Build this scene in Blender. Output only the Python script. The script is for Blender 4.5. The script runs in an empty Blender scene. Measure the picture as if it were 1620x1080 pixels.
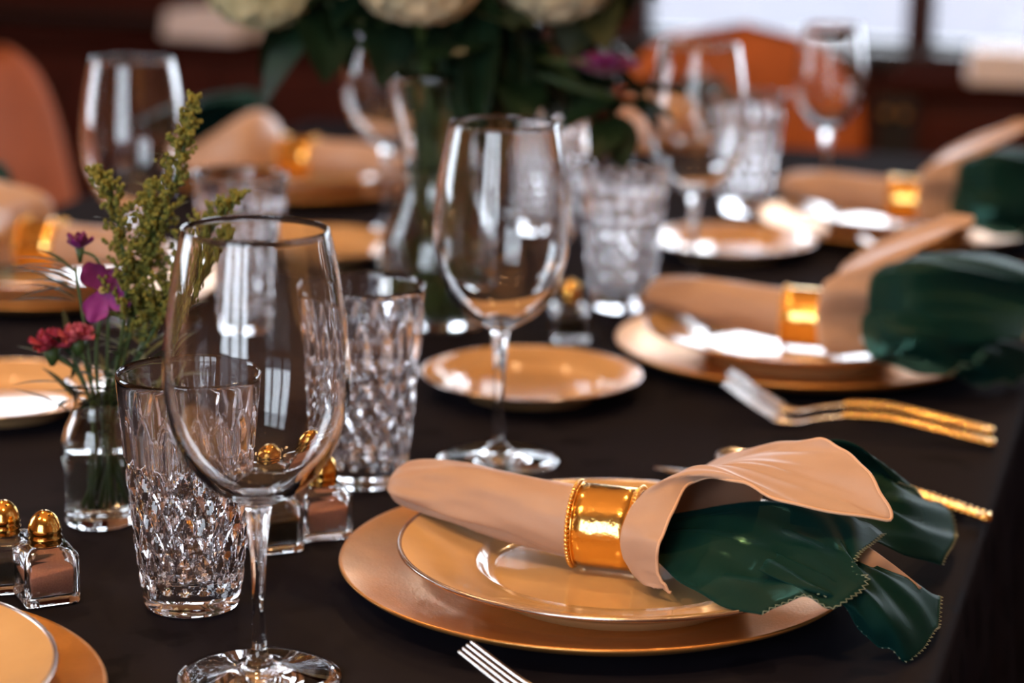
import bpy, math, random
import numpy as np
from mathutils import Vector, Matrix
random.seed(7); RNG = np.random.default_rng(7)
S = bpy.context.scene; COL = S.collection
T = 0.75                                   # height of the table top above the floor
# ---------------------------------------------------------------- camera
YAW, PITCH, ROLL = math.radians(16.5), math.radians(13.3), math.radians(1.0)
fw = Vector((-math.sin(YAW)*math.cos(PITCH), math.cos(YAW)*math.cos(PITCH), -math.sin(PITCH)))
r0 = Vector((math.cos(YAW), math.sin(YAW), 0)); u0 = r0.cross(fw)
rr = r0*math.cos(ROLL)+u0*math.sin(ROLL); uu = -r0*math.sin(ROLL)+u0*math.cos(ROLL)
cd = bpy.data.cameras.new('camera'); cam = bpy.data.objects.new('camera', cd); COL.objects.link(cam)
cam.matrix_world = Matrix(((rr.x, uu.x, -fw.x, 0), (rr.y, uu.y, -fw.y, 0), (rr.z, uu.z, -fw.z, T+.49), (0, 0, 0, 1)))
cd.sensor_fit = 'HORIZONTAL'; cd.sensor_width = 22.3; cd.lens = 49.56; cd.clip_start = .05; cd.clip_end = 200
cd.dof.use_dof = True; cd.dof.focus_distance = 1.38; cd.dof.aperture_fstop = 2.3
S.camera = cam
# ---------------------------------------------------------------- world, exposure, light paths
W = bpy.data.worlds.new('sky'); S.world = W; W.use_nodes = True
wn = W.node_tree.nodes; wl = W.node_tree.links; wn.clear()
wo = wn.new('ShaderNodeOutputWorld'); wb = wn.new('ShaderNodeBackground')
wb.inputs['Color'].default_value = (.86, .91, 1.0, 1); wb.inputs['Strength'].default_value = 10.5
wl.new(wb.outputs[0], wo.inputs[0])
S.view_settings.view_transform = 'Standard'; S.view_settings.look = 'None'
S.view_settings.gamma = 1; S.view_settings.use_curve_mapping = False; S.view_settings.exposure = 0.0
S.cycles.max_bounces = 24; S.cycles.transmission_bounces = 24; S.cycles.glossy_bounces = 8; S.cycles.diffuse_bounces = 4
S.cycles.transparent_max_bounces = 16; S.cycles.sample_clamp_indirect = 40; S.cycles.blur_glossy = .6
def portal(name, loc, rot, sx, sy):        # sampling guide for the sky seen through a window opening; gives no light itself
    l = bpy.data.lights.new(name, 'AREA'); l.shape = 'RECTANGLE'; l.size = sx; l.size_y = sy
    l.cycles.is_portal = True
    o = bpy.data.objects.new(name, l); o.location = loc; o.rotation_euler = rot; COL.objects.link(o)
P90 = math.pi/2
portal('end_portal', (-1.0, 5.26, 1.33), (-P90, 0, 0), 4.8, 1.3)
portal('back_portal', (-.8, -2.46, 1.5), (P90, 0, 0), 2.3, 2.6)
portal('left_portal', (-3.46, 1.7, 1.5), (0, -P90, 0), 1.5, 1.3)

# ---------------------------------------------------------------- materials
MATS = {}
def nodes(name):
    m = bpy.data.materials.new(name); m.use_nodes = True; nt = m.node_tree
    return m, nt, nt.nodes['Principled BSDF'], nt.nodes['Material Output']
def N(nt, t, **kw):
    n = nt.nodes.new(t)
    for k, v in kw.items():
        if k in n.inputs.keys(): n.inputs[k].default_value = v
        else: setattr(n, k, v)
    return n
def coords(nt, scale=(1, 1, 1), kind='Object'):
    tc = N(nt, 'ShaderNodeTexCoord'); mp = N(nt, 'ShaderNodeMapping'); mp.inputs['Scale'].default_value = scale
    nt.links.new(tc.outputs[kind], mp.inputs[0]); return mp.outputs[0]
def mat(name, col, rough=.5, metal=0, spec=.5, var=.0, vscale=40, bump=0, bscale=200, sheen=0, stretch=(1, 1, 1), coat=0, trans=0, ior=1.45, aniso=0, rvar=0, col2=None):
    m, nt, b, out = nodes(name); I = b.inputs; L = nt.links
    I['Base Color'].default_value = (*col, 1); I['Roughness'].default_value = rough; I['Metallic'].default_value = metal
    I['Specular IOR Level'].default_value = spec; I['Sheen Weight'].default_value = sheen; I['Coat Weight'].default_value = coat
    I['Transmission Weight'].default_value = trans; I['IOR'].default_value = ior
    if sheen: I['Sheen Roughness'].default_value = .35
    v = coords(nt, stretch)
    if var or col2:
        n = N(nt, 'ShaderNodeTexNoise', Scale=vscale, Detail=5); L.new(v, n.inputs['Vector'])
        r = N(nt, 'ShaderNodeValToRGB'); L.new(n.outputs['Fac'], r.inputs[0])
        c2 = col2 or [c*(1+var) for c in col]; c1 = col if col2 else [c*(1-var) for c in col]
        r.color_ramp.elements[0].color = (*c1, 1); r.color_ramp.elements[1].color = (*c2, 1)
        r.color_ramp.elements[0].position = .3; r.color_ramp.elements[1].position = .7
        L.new(r.outputs[0], I['Base Color'])
    if rvar:
        n = N(nt, 'ShaderNodeTexNoise', Scale=vscale*.7, Detail=3); L.new(v, n.inputs['Vector'])
        r = N(nt, 'ShaderNodeMapRange'); r.inputs['To Min'].default_value = max(0, rough-rvar); r.inputs['To Max'].default_value = rough+rvar
        r.inputs['From Min'].default_value = .3; r.inputs['From Max'].default_value = .7
        L.new(n.outputs['Fac'], r.inputs[0]); L.new(r.outputs[0], I['Roughness'])
    if bump:
        n = N(nt, 'ShaderNodeTexNoise', Scale=bscale, Detail=3); L.new(v, n.inputs['Vector'])
        bp = N(nt, 'ShaderNodeBump', Strength=bump, Distance=.002); L.new(n.outputs['Fac'], bp.inputs['Height']); L.new(bp.outputs[0], I['Normal'])
    MATS[name] = m; return m
def srgb(r, g, b):
    f = lambda c: (c/255/12.92) if c/255 <= .04045 else ((c/255+.055)/1.055)**2.4
    return (f(r), f(g), f(b))
def glassmat(name, col, ior):
    m, nt, b, out = nodes(name); g = N(nt, 'ShaderNodeBsdfGlass', IOR=ior, Roughness=0.0); g.inputs['Color'].default_value = (*col, 1)
    nt.links.new(g.outputs[0], out.inputs[0]); MATS[name] = m; return m
GLASS = glassmat('clear_glass', (.985, .985, .985), 1.5)
CRYSTAL = glassmat('cut_crystal', (.975, .97, .975), 1.54)
WATER = glassmat('water', (.97, .985, .97), 1.33)
def panemat(name):                         # thin window glass: straight-through transmission plus a fresnel reflection
    m, nt, b, out = nodes(name); t = N(nt, 'ShaderNodeBsdfTransparent'); g = N(nt, 'ShaderNodeBsdfGlossy', Roughness=0.0)
    t.inputs[0].default_value = (.93, .95, .96, 1)
    f = N(nt, 'ShaderNodeFresnel', IOR=1.45); mx = N(nt, 'ShaderNodeMixShader'); L = nt.links
    L.new(f.outputs[0], mx.inputs[0]); L.new(t.outputs[0], mx.inputs[1]); L.new(g.outputs[0], mx.inputs[2]); L.new(mx.outputs[0], out.inputs[0])
    return m
PANE = panemat('window_glass')
GOLD = mat('polished_gold', (.93, .56, .16), .16, 1, bump=.25, bscale=160)
GOLDM = mat('charger_gold', (.68, .33, .10), .33, .85, var=.06, vscale=60, bump=.10, bscale=500, rvar=.03)
CAPGOLD = mat('cap_gold', (.82, .48, .12), .14, 1)
SILVER = mat('silver', (.83, .77, .73), .17, 1, rvar=.05)
PLAT = mat('platinum_band', (.62, .52, .47), .22, 1)
CREAM = mat('cream_china', (.62, .415, .205), .14, 0, .5, var=.05, vscale=30, coat=.5)
CREAM2 = mat('cream_china_small', (.64, .40, .195), .14, 0, .5, var=.05, vscale=30, coat=.5)
TAN = mat('tan_satin', (.43, .282, .205), .46, 0, .4, var=.05, vscale=25, bump=.05, bscale=900, sheen=.25)
HEM = mat('tan_hem', (.63, .40, .26), .6, 0, .3, bump=.2, bscale=1500)
def organza():
    m, nt, b, out = nodes('green_organza'); L = nt.links; I = b.inputs
    I['Base Color'].default_value = (.006, .050, .042, 1); I['Roughness'].default_value = .55; I['Specular IOR Level'].default_value = .07
    I['Sheen Weight'].default_value = .12; I['Sheen Tint'].default_value = (.08, .45, .42, 1); I['Sheen Roughness'].default_value = .4
    v = coords(nt, (1, 1, 1)); n = N(nt, 'ShaderNodeTexNoise', Scale=14, Detail=2); L.new(v, n.inputs['Vector'])
    r = N(nt, 'ShaderNodeValToRGB'); L.new(n.outputs['Fac'], r.inputs[0])
    r.color_ramp.elements[0].color = (.002, .022, .024, 1); r.color_ramp.elements[1].color = (.005, .034, .026, 1)
    L.new(r.outputs[0], I['Base Color'])
    t = N(nt, 'ShaderNodeBsdfTransparent'); t.inputs[0].default_value = (.45, .72, .62, 1)
    mx = N(nt, 'ShaderNodeMixShader'); mx.inputs[0].default_value = .25
    L.new(b.outputs[0], mx.inputs[1]); L.new(t.outputs[0], mx.inputs[2]); L.new(mx.outputs[0], out.inputs[0]); return m
GREEN = organza()
STITCH = mat('stitch_thread', (.26, .30, .22), .5, 0)
def clothmat():
    m, nt, b, out = nodes('black_damask'); L = nt.links; I = b.inputs
    v = coords(nt, (1, 1, 1)); vo = N(nt, 'ShaderNodeTexVoronoi', Scale=17, Randomness=.55); L.new(v, vo.inputs['Vector'])
    w = N(nt, 'ShaderNodeTexNoise', Scale=38, Detail=3); L.new(v, w.inputs['Vector'])
    ad = N(nt, 'ShaderNodeMath', operation='ADD'); L.new(vo.outputs['Distance'], ad.inputs[0]); L.new(w.outputs['Fac'], ad.inputs[1])
    r = N(nt, 'ShaderNodeValToRGB'); L.new(ad.outputs[0], r.inputs[0]); e = r.color_ramp.elements
    e[0].position = .78; e[1].position = .86; e[0].color = (.0066, .0066, .0118, 1); e[1].color = (.0102, .0098, .0165, 1)
    L.new(r.outputs[0], I['Base Color'])
    mr = N(nt, 'ShaderNodeMapRange'); mr.inputs['From Min'].default_value = .0067; mr.inputs['From Max'].default_value = .0100
    mr.inputs['To Min'].default_value = .5; mr.inputs['To Max'].default_value = .58; L.new(r.outputs[0], mr.inputs[0]); L.new(mr.outputs[0], I['Roughness'])
    I['Specular IOR Level'].default_value = .025
    wv = N(nt, 'ShaderNodeTexNoise', Scale=1400, Detail=1); L.new(v, wv.inputs['Vector'])
    bp = N(nt, 'ShaderNodeBump', Strength=.12, Distance=.0006); L.new(wv.outputs['Fac'], bp.inputs['Height'])
    df = N(nt, 'ShaderNodeBsdfDiffuse'); L.new(r.outputs[0], df.inputs['Color']); L.new(bp.outputs[0], df.inputs['Normal'])
    gl = N(nt, 'ShaderNodeBsdfGlossy'); L.new(mr.outputs[0], gl.inputs['Roughness']); L.new(bp.outputs[0], gl.inputs['Normal'])
    mx = N(nt, 'ShaderNodeMixShader'); mx.inputs[0].default_value = .012        # a woven satin: faint even gloss, no mirror at grazing angles
    L.new(df.outputs[0], mx.inputs[1]); L.new(gl.outputs[0], mx.inputs[2]); L.new(mx.outputs[0], out.inputs[0]); return m
CLOTH = clothmat()
SALT = mat('pink_salt', (.50, .25, .19), .9, 0, .2, var=.15, vscale=900, bump=.4, bscale=2500)
PEPPER = mat('ground_pepper', (.018, .013, .011), .85, 0, .3, bump=.5, bscale=2500, col2=(.05, .04, .03), vscale=1600)
DARK = mat('dark_hole', (.006, .004, .003), .7)
STEM = mat('green_stem', (.040, .075, .020), .5, var=.25, vscale=60)
LEAF = mat('dark_leaf', (.007, .022, .010), .5, 0, .25, var=.3, vscale=40)
LEAF2 = mat('olive_leaf', (.022, .027, .008), .55, 0, .25, var=.3, vscale=40)
GOLDROD = mat('goldenrod_bud', (.105, .135, .028), .7, 0, .3, col2=(.21, .185, .035), vscale=160)
PURPLE = mat('purple_petal', (.15, .012, .12), .55, 0, .3, col2=(.24, .03, .21), vscale=120, sheen=.3)
PURPLED = mat('magenta_petal', (.10, .008, .055), .55, 0, .3, col2=(.19, .02, .11), vscale=120, sheen=.3)
RED = mat('red_petal', (.26, .012, .035), .6, 0, .3, col2=(.40, .05, .09), vscale=150)
PINKRED = mat('pink_red_petal', (.40, .05, .09), .6, 0, .3, col2=(.52, .13, .16), vscale=150)
YCENTRE = mat('flower_centre', (.42, .36, .13), .7)
HYDR = mat('hydrangea_petal', (.52, .47, .30), .6, 0, .3, col2=(.66, .60, .43), vscale=40)
HYDG = mat('hydrangea_green', (.42, .42, .25), .6, 0, .3, col2=(.56, .55, .36), vscale=40)
def woodmat(name, c1, c2, rough=.35, sc=(3, 3, 22)):
    m, nt, b, out = nodes(name); L = nt.links; I = b.inputs; v = coords(nt, sc)
    n = N(nt, 'ShaderNodeTexNoise', Scale=2.2, Detail=8, Distortion=1.2); L.new(v, n.inputs['Vector'])
    r = N(nt, 'ShaderNodeValToRGB'); L.new(n.outputs['Fac'], r.inputs[0]); r.color_ramp.elements[0].color = (*c1, 1); r.color_ramp.elements[1].color = (*c2, 1)
    r.color_ramp.elements[0].position = .35; r.color_ramp.elements[1].position = .7
    L.new(r.outputs[0], I['Base Color']); I['Roughness'].default_value = rough; I['Specular IOR Level'].default_value = .18; return m
MAHOG = woodmat('mahogany', (.034, .0055, .0030), (.060, .0105, .0055), .55)
FLOORW = woodmat('floor_wood', (.06, .025, .012), (.11, .045, .02), .4, (14, 2, 2))
def mattmat(name, col):
    m, nt, b, out = nodes(name); d = N(nt, 'ShaderNodeBsdfDiffuse'); n = N(nt, 'ShaderNodeTexNoise', Scale=30.0); r = N(nt, 'ShaderNodeValToRGB')
    r.color_ramp.elements[0].color = (*[c*.7 for c in col], 1); r.color_ramp.elements[1].color = (*[c*1.3 for c in col], 1)
    nt.links.new(n.outputs['Fac'], r.inputs[0]); nt.links.new(r.outputs[0], d.inputs['Color']); nt.links.new(d.outputs[0], out.inputs[0]); return m
MATT = mattmat('matt_dark_top', (.030, .009, .007))
BLACKW = mat('black_trim', (.010, .011, .013), .4)
LEATHER = mat('cognac_leather', (.34, .092, .026), .65, 0, .10, var=.12, vscale=18, bump=.15, bscale=260)
WALLP = mat('warm_wall', (.42, .25, .16), .8, 0, .2, var=.04, vscale=6)
CEILM = mat('ceiling_paint', (.50, .38, .29), .85, 0, .2, var=.03, vscale=4)
PAVE = mat('terrace_stone', (.066, .061, .070), .85, 0, .2, var=.08, vscale=3)
LINEN = mat('pale_linen', (.86, .83, .88), .8, 0, .2, var=.05, vscale=30, sheen=.2)
BRASS = mat('aged_brass', (.55, .33, .10), .3, 1)

# ---------------------------------------------------------------- helpers
def mesh(name, verts, faces, smooth=True):
    me = bpy.data.meshes.new(name); me.from_pydata([tuple(map(float, v)) for v in verts], [], [tuple(map(int, f)) for f in faces]); me.update()
    if smooth is True: me.polygons.foreach_set('use_smooth', [True]*len(me.polygons))
    elif smooth is not False: me.polygons.foreach_set('use_smooth', list(smooth))
    return me
def obj(name, me, m, parent=None, loc=None, rot=None):
    o = bpy.data.objects.new(name, me); COL.objects.link(o)
    if m is not None and not me.materials: me.materials.append(m)
    if parent: o.parent = parent
    if loc is not None: o.location = loc
    if rot is not None: o.rotation_euler = rot
    return o
def tag(o, label, cat, group=None, kind=None):
    o['label'] = label; o['category'] = cat
    if group: o['group'] = group
    if kind: o['kind'] = kind
    return o
def thing(name, label, cat, loc=(0, 0, 0), rz=0, group=None):
    o = bpy.data.objects.new(name, None); o.empty_display_size = .05; COL.objects.link(o); o.location = loc; o.rotation_euler = (0, 0, rz)
    return tag(o, label, cat, group)
def copy_tree(o, parent=None):
    c = o.copy(); COL.objects.link(c); c.parent = parent
    for ch in list(o.children): copy_tree(ch, c)
    return c
def dup(o, label, loc, rz=None, sc=None):
    c = copy_tree(o); c['label'] = label; c.location = loc
    if rz is not None: c.rotation_euler = (0, 0, rz)
    if sc: c.scale = (sc, sc, sc)
    return c
def cr(pts, n):                            # Catmull-Rom resample of a control polyline, n steps per span
    p = np.array(pts, float); q = np.vstack([2*p[0]-p[1], p, 2*p[-1]-p[-2]]); out = []
    for i in range(len(p)-1):
        a, b, c, d = q[i], q[i+1], q[i+2], q[i+3]
        for k in range(n):
            t = k/n; out.append(.5*(2*b+(c-a)*t+(2*a-5*b+4*c-d)*t*t+(-a+3*b-3*c+d)*t**3))
    out.append(p[-1]); return np.array(out)
def grid(G, closed=False, flip=False):     # faces over a (rows, cols, 3) vertex grid
    R, C = G.shape[:2]; F = []
    for i in range(R-1):
        for j in range(C if closed else C-1):
            k = (j+1) % C; f = (i*C+j, i*C+k, (i+1)*C+k, (i+1)*C+j); F.append(f[::-1] if flip else f)
    return G.reshape(-1, 3), F
def patch(rows, nu=8, nv=8, wob=0, wf=(60, 60), seed=0):
    A = np.array([cr(r, nv) for r in rows]); B = np.array([cr(A[:, j], nu) for j in range(A.shape[1])]).transpose(1, 0, 2)
    if wob:
        i = np.linspace(0, 1, B.shape[0])[:, None]; j = np.linspace(0, 1, B.shape[1])[None, :]
        w = np.sin(i*wf[0]+2.1*np.sin(j*5+seed)+seed)*np.minimum(1, j*1.5)+.5*np.sin(i*wf[0]*1.9+j*wf[1]+seed*2)
        B[:, :, 2] += wob*w
    return B
def sheet(name, G, m, parent, thick=.0009):
    v, f = grid(G); o = obj(name, mesh(name, v, f), m, parent)
    if thick:
        md = o.modifiers.new('thickness', 'SOLIDIFY'); md.thickness = thick; md.offset = 0
    return o
def lathe(prof, n=64, a0=None):
    a = np.linspace(0, 2*math.pi, n, endpoint=False); V = []; F = []; idx = []
    for r, z in prof:
        if r < 1e-7: idx.append([len(V)]); V.append((0, 0, z))
        else:
            idx.append(list(range(len(V), len(V)+n))); V += [(r*math.cos(t), r*math.sin(t), z) for t in a]
    for p, q in zip(idx, idx[1:]):
        for j in range(n):
            k = (j+1) % n
            if len(p) == 1 and len(q) == 1: continue
            if len(p) == 1: F.append((p[0], q[k], q[j]))
            elif len(q) == 1: F.append((p[j], p[k], q[0]))
            else: F.append((p[j], p[k], q[k], q[j]))
    return V, F
def lathe_obj(name, prof, m, parent=None, n=64, loc=None, rot=None, smooth=True):
    v, f = lathe(prof, n); return obj(name, mesh(name, v, f, smooth), m, parent, loc, rot)
def tube(pts, r, n=6, cap=True):
    p = np.array(pts, float); R = np.full(len(p), r) if np.isscalar(r) else np.array(r, float)
    t = np.gradient(p, axis=0); t /= np.linalg.norm(t, axis=1)[:, None]+1e-12
    up = np.array([0, 0, 1.]) if abs(t[0][2]) < .9 else np.array([1., 0, 0]); V = []; F = []
    nn = np.cross(t[0], up); nn /= np.linalg.norm(nn)
    for i in range(len(p)):
        nn = nn-t[i]*(nn@t[i]); nn /= np.linalg.norm(nn)+1e-12; b = np.cross(t[i], nn)
        for k in range(n):
            a = 2*math.pi*k/n; V.append(p[i]+R[i]*(nn*math.cos(a)+b*math.sin(a)))
    for i in range(len(p)-1):
        for k in range(n):
            l = (k+1) % n; F.append((i*n+k, i*n+l, (i+1)*n+l, (i+1)*n+k))
    if cap: F.append(tuple(range(n))[::-1]); F.append(tuple(range((len(p)-1)*n, len(p)*n)))
    return V, F
class Acc:                                  # collects pieces that become ONE part
    def __init__(s): s.V = []; s.F = []
    def add(s, vf):
        o = len(s.V); s.V += [tuple(v) for v in vf[0]]; s.F += [tuple(i+o for i in f) for f in vf[1]]; return s
    def obj(s, name, m, parent=None, smooth=True, **k): return obj(name, mesh(name, s.V, s.F, smooth), m, parent, **k)
ICO = None
def ico(c, r, sub=0):
    g = (1+5**.5)/2; v = np.array([(-1, g, 0), (1, g, 0), (-1, -g, 0), (1, -g, 0), (0, -1, g), (0, 1, g), (0, -1, -g), (0, 1, -g), (g, 0, -1), (g, 0, 1), (-g, 0, -1), (-g, 0, 1)], float)
    v /= np.linalg.norm(v[0]); f = [(0, 11, 5), (0, 5, 1), (0, 1, 7), (0, 7, 10), (0, 10, 11), (1, 5, 9), (5, 11, 4), (11, 10, 2), (10, 7, 6), (7, 1, 8), (3, 9, 4), (3, 4, 2), (3, 2, 6), (3, 6, 8), (3, 8, 9), (4, 9, 5), (2, 4, 11), (6, 2, 10), (8, 6, 7), (9, 8, 1)]
    return v*np.array(r)+np.array(c), f
def box(x0, x1, y0, y1, z0, z1):
    v = [(x, y, z) for z in (z0, z1) for y in (y0, y1) for x in (x0, x1)]
    return v, [(0, 2, 3, 1), (4, 5, 7, 6), (0, 1, 5, 4), (2, 6, 7, 3), (0, 4, 6, 2), (1, 3, 7, 5)]
def boxo(name, b, m, parent=None, bev=0, **k):
    o = Acc().add(box(*b)).obj(name, m, parent, smooth=False, **k)
    if bev: md = o.modifiers.new('bevel', 'BEVEL'); md.width = bev; md.segments = 2
    return o
def struct(o): o['kind'] = 'structure'; return o
# ---------------------------------------------------------------- the room
def lbl(o): return struct(o)
struct(boxo('floor', (-3.6, 2.4, -2.6, 5.4, -.1, 0), FLOORW))
for k in range(12):                          # floor boards that show past the cloth
    boxo('floor_board', (-.1+.2*k-.0, .096+.2*k, -2.4, 5.2, 0, .004), FLOORW, bpy.data.objects['floor'])
struct(boxo('ceiling', (-3.6, 2.4, -2.6, 5.4, 2.9, 3.0), CEILM))
struct(boxo('wall_right', (2.2, 2.4, -2.6, 5.4, 0, 2.9), WALLP))
def wall_with_openings(name, axis, c0, c1, a0, a1, ops, m):
    """one wall mesh made of slabs around its window openings; ops = (a0, a1, z0, z1)"""
    acc = Acc(); ops = sorted(ops); x = a0
    def slab(p, q, z0, z1):
        acc.add(box(p, q, c0, c1, z0, z1) if axis == 'x' else box(c0, c1, p, q, z0, z1))
    for (p, q, z0, z1) in ops:
        if p > x: slab(x, p, 0, 2.9)
        if z0 > 0: slab(p, q, 0, z0)
        slab(p, q, z1, 2.9); x = q
    slab(x, a1, 0, 2.9)
    return struct(acc.obj(name, m, None, smooth=False))
SILL = .715
ENDW = [(-3.25+1.10*k, -2.23+1.10*k, SILL, 2.25) for k in range(5)]
ENDW = [(-3.34, -2.36), (-2.27, -1.64+.0), (-1.24, -.617), (-.583, .36), (.45, 1.37)]
ENDW = [(a, b, SILL if a > -1.3 else .90, 1.95) for a, b in ENDW if not -2.3 < a < -2]
BACKW = [(-1.9, -1.16, .25, 2.75), (-1.06, -.34, .25, 2.75), (-.24, .3, .25, 2.75)]
LEFTW = [(1.15, 2.25, .85, 2.2)]
we = wall_with_openings('wall_end', 'x', 5.2, 5.32, -3.6, 2.4, ENDW, MAHOG)
wb_ = wall_with_openings('wall_back', 'x', -2.52, -2.4, -3.6, 2.4, BACKW, WALLP)
wl_ = wall_with_openings('wall_left', 'y', -3.52, -3.4, -2.6, 5.4, LEFTW, WALLP)
wi = 0
def window(axis, c, op, m):
    global wi; wi += 1; a0, a1, z0, z1 = op; f = .035 if axis != 'x' or c < 0 else .014
    acc = Acc()
    for b in ((a0, a1, z0, z0+f), (a0, a1, z1-f, z1), (a0, a0+f, z0, z1), (a1-f, a1, z0, z1)):
        acc.add(box(b[0], b[1], c-.03, c+.03, b[2], b[3]) if axis == 'x' else box(c-.03, c+.03, b[0], b[1], b[2], b[3]))
    o = struct(acc.obj('window_%d' % wi, m, None, smooth=False))
    pb = (a0+f, a1-f, c-.003, c+.003, z0+f, z1-f) if axis == 'x' else (c-.003, c+.003, a0+f, a1-f, z0+f, z1-f)
    boxo('pane', pb, PANE, o)
for op in ENDW: window('x', 5.26, op, BLACKW)
for op in BACKW: window('x', -2.46, op, BLACKW)
for op in LEFTW: window('y', -3.46, op, BLACKW)
for i, u in enumerate((-1.595, -.60, .405)):      # dark posts between the far windows
    struct(boxo('trim_%d' % (i+1), (u-.045, u+.045, 5.12, 5.2, 0, SILL-.03), BLACKW, None, .004))
struct(boxo('trim_4', (-3.4, 2.2, 5.13, 5.2, SILL-.03, SILL), BLACKW, None, .003))
for i in range(10):                          # raised wainscot panels under the far windows
    boxo('panel', (-3.30+.54*i, -2.86+.54*i, 5.18, 5.2, .12, SILL-.10), MAHOG, we, .01)
struct(boxo('ground', (-14, 14, 5.4, 40, -.25, -.15), PAVE))
struct(boxo('ground', (-14, 14, -30, -2.6, -.25, -.15), PAVE))
struct(boxo('ground', (-30, -3.6, -2.6, 5.4, -.25, -.15), PAVE))

# warm downlights in the ceiling
def downlight(x, y, first=[None]):
    lab = 'small round brass ceiling downlight with a warm bulb, %s' % ''
    return lab
DL = [(-1.35, .5, 'left of the near end of the table'), (-1.15, .55, 'second from the left over the near end of the table'), (-.35, .45, 'right of the near end of the table'), (-.15, .5, 'rightmost over the near end of the table'),
      (-1.3, 1.9, 'left above the middle of the table'), (-.2, 1.9, 'right above the middle of the table'), (-1.2, 3.3, 'left above the far end of the table'), (-.2, 3.3, 'right above the far end of the table')]
for x, y, w in DL:
    t = thing('pendant_lamp', 'bare-bulb brass pendant lamp hanging '+w, 'lamp', (x, y, 2.9), 0, 'warm pendant lamps over the table')
    lathe_obj('ceiling_cup', [(0, -.03), (.030, -.026), (.045, -.010), (.048, 0), (0, 0)], BRASS, t, 32)
    v, f = tube([(0, 0, -.02), (0, 0, -.62)], .003, 6); obj('cord', mesh('cord', v, f), BLACKW, t)
    lathe_obj('bulb_socket', [(0, -.690), (.018, -.690), (.020, -.66), (.012, -.62), (0, -.615)], BRASS, t, 24)
    l = bpy.data.lights.new('bulb', 'POINT'); l.energy = 19; l.color = (1, .60, .28); l.shadow_soft_size = .026
    lo = bpy.data.objects.new('bulb', l); lo.location = (0, 0, -.725); COL.objects.link(lo); lo.parent = t

# sideboards along the far wall
def sideboard(x0, x1, y0, y1, h, label, n, knobs):
    t = thing('sideboard', label, 'sideboard', ((x0+x1)/2, (y0+y1)/2, 0)); w = (x1-x0)/2; d = (y1-y0)/2
    boxo('body', (-w+.02, w-.02, -d+.02, d, .04, h-.03), MAHOG, t, .004); boxo('top', (-w, w, -d, d, h-.03, h), MATT, t, .006)
    boxo('plinth', (-w+.04, w-.04, -d+.05, d-.02, 0, .04), BLACKW, t)
    if knobs:
        es = boxo('end_stile', (-w+.004, -w+.085, -d-.004, -d+.02, .03, h-.03), BLACKW, t, .003)
        for kx in (-w+.025, -w+.062):
            v, f = ico((kx, -d-.016, h-.062), .014); k = obj('knob', mesh('knob', v, f), BRASS, es); k['label'] = 'round brass knob'
            k.modifiers.new('round', 'SUBSURF').levels = 2; k.modifiers['round'].render_levels = 2
    dw = (2*w-.06)/n
    for i in range(n):
        a = -w+.03+i*dw; dr = boxo('door', (a+.008, a+dw-.008, -d+.002, -d+.02, .07, h-.06), MAHOG, t, .004)
        boxo('door_panel', (a+.07, a+dw-.07, -d-.006, -d+.003, .14, h-.13), MAHOG, dr, .005)
        if False:
            kx = a+dw-.035 if i % 2 == 0 else a+.035
            v, f = ico((kx, -d-.016, h-.045), .016); k = obj('knob', mesh('knob', v, f), BRASS, dr)
            k.modifiers.new('round', 'SUBSURF').levels = 2; k.modifiers['round'].render_levels = 2; k['label'] = 'round brass knob'
    return t
sideboard(-.61, .95, 4.62, 5.10, .705, 'low dark mahogany sideboard with brass knobs at the right under the far windows', 4, True)
sideboard(-3.3, -1.3, 4.72, 5.10, .70, 'long dark mahogany sideboard at the left under the far windows', 5, False)
def linen_stack(loc, sx, sy, n, label, rz):
    t = thing('folded_linen', label, 'linen', loc, rz)
    for i in range(n):
        z = i*.022; o = boxo('fold', (-sx+.004*i, sx-.003*i, -sy, sy-.002*i, z, z+.021), LINEN, t, .009)
linen_stack((-.30, 4.76, .705), .145, .10, 3, 'stack of pale pinkish folded linen on the right-hand dark sideboard', .1)
linen_stack((-2.17, 4.88, .70), .10, .09, 3, 'stack of pale pinkish folded linen on the left-hand dark sideboard', -.1)

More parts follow.
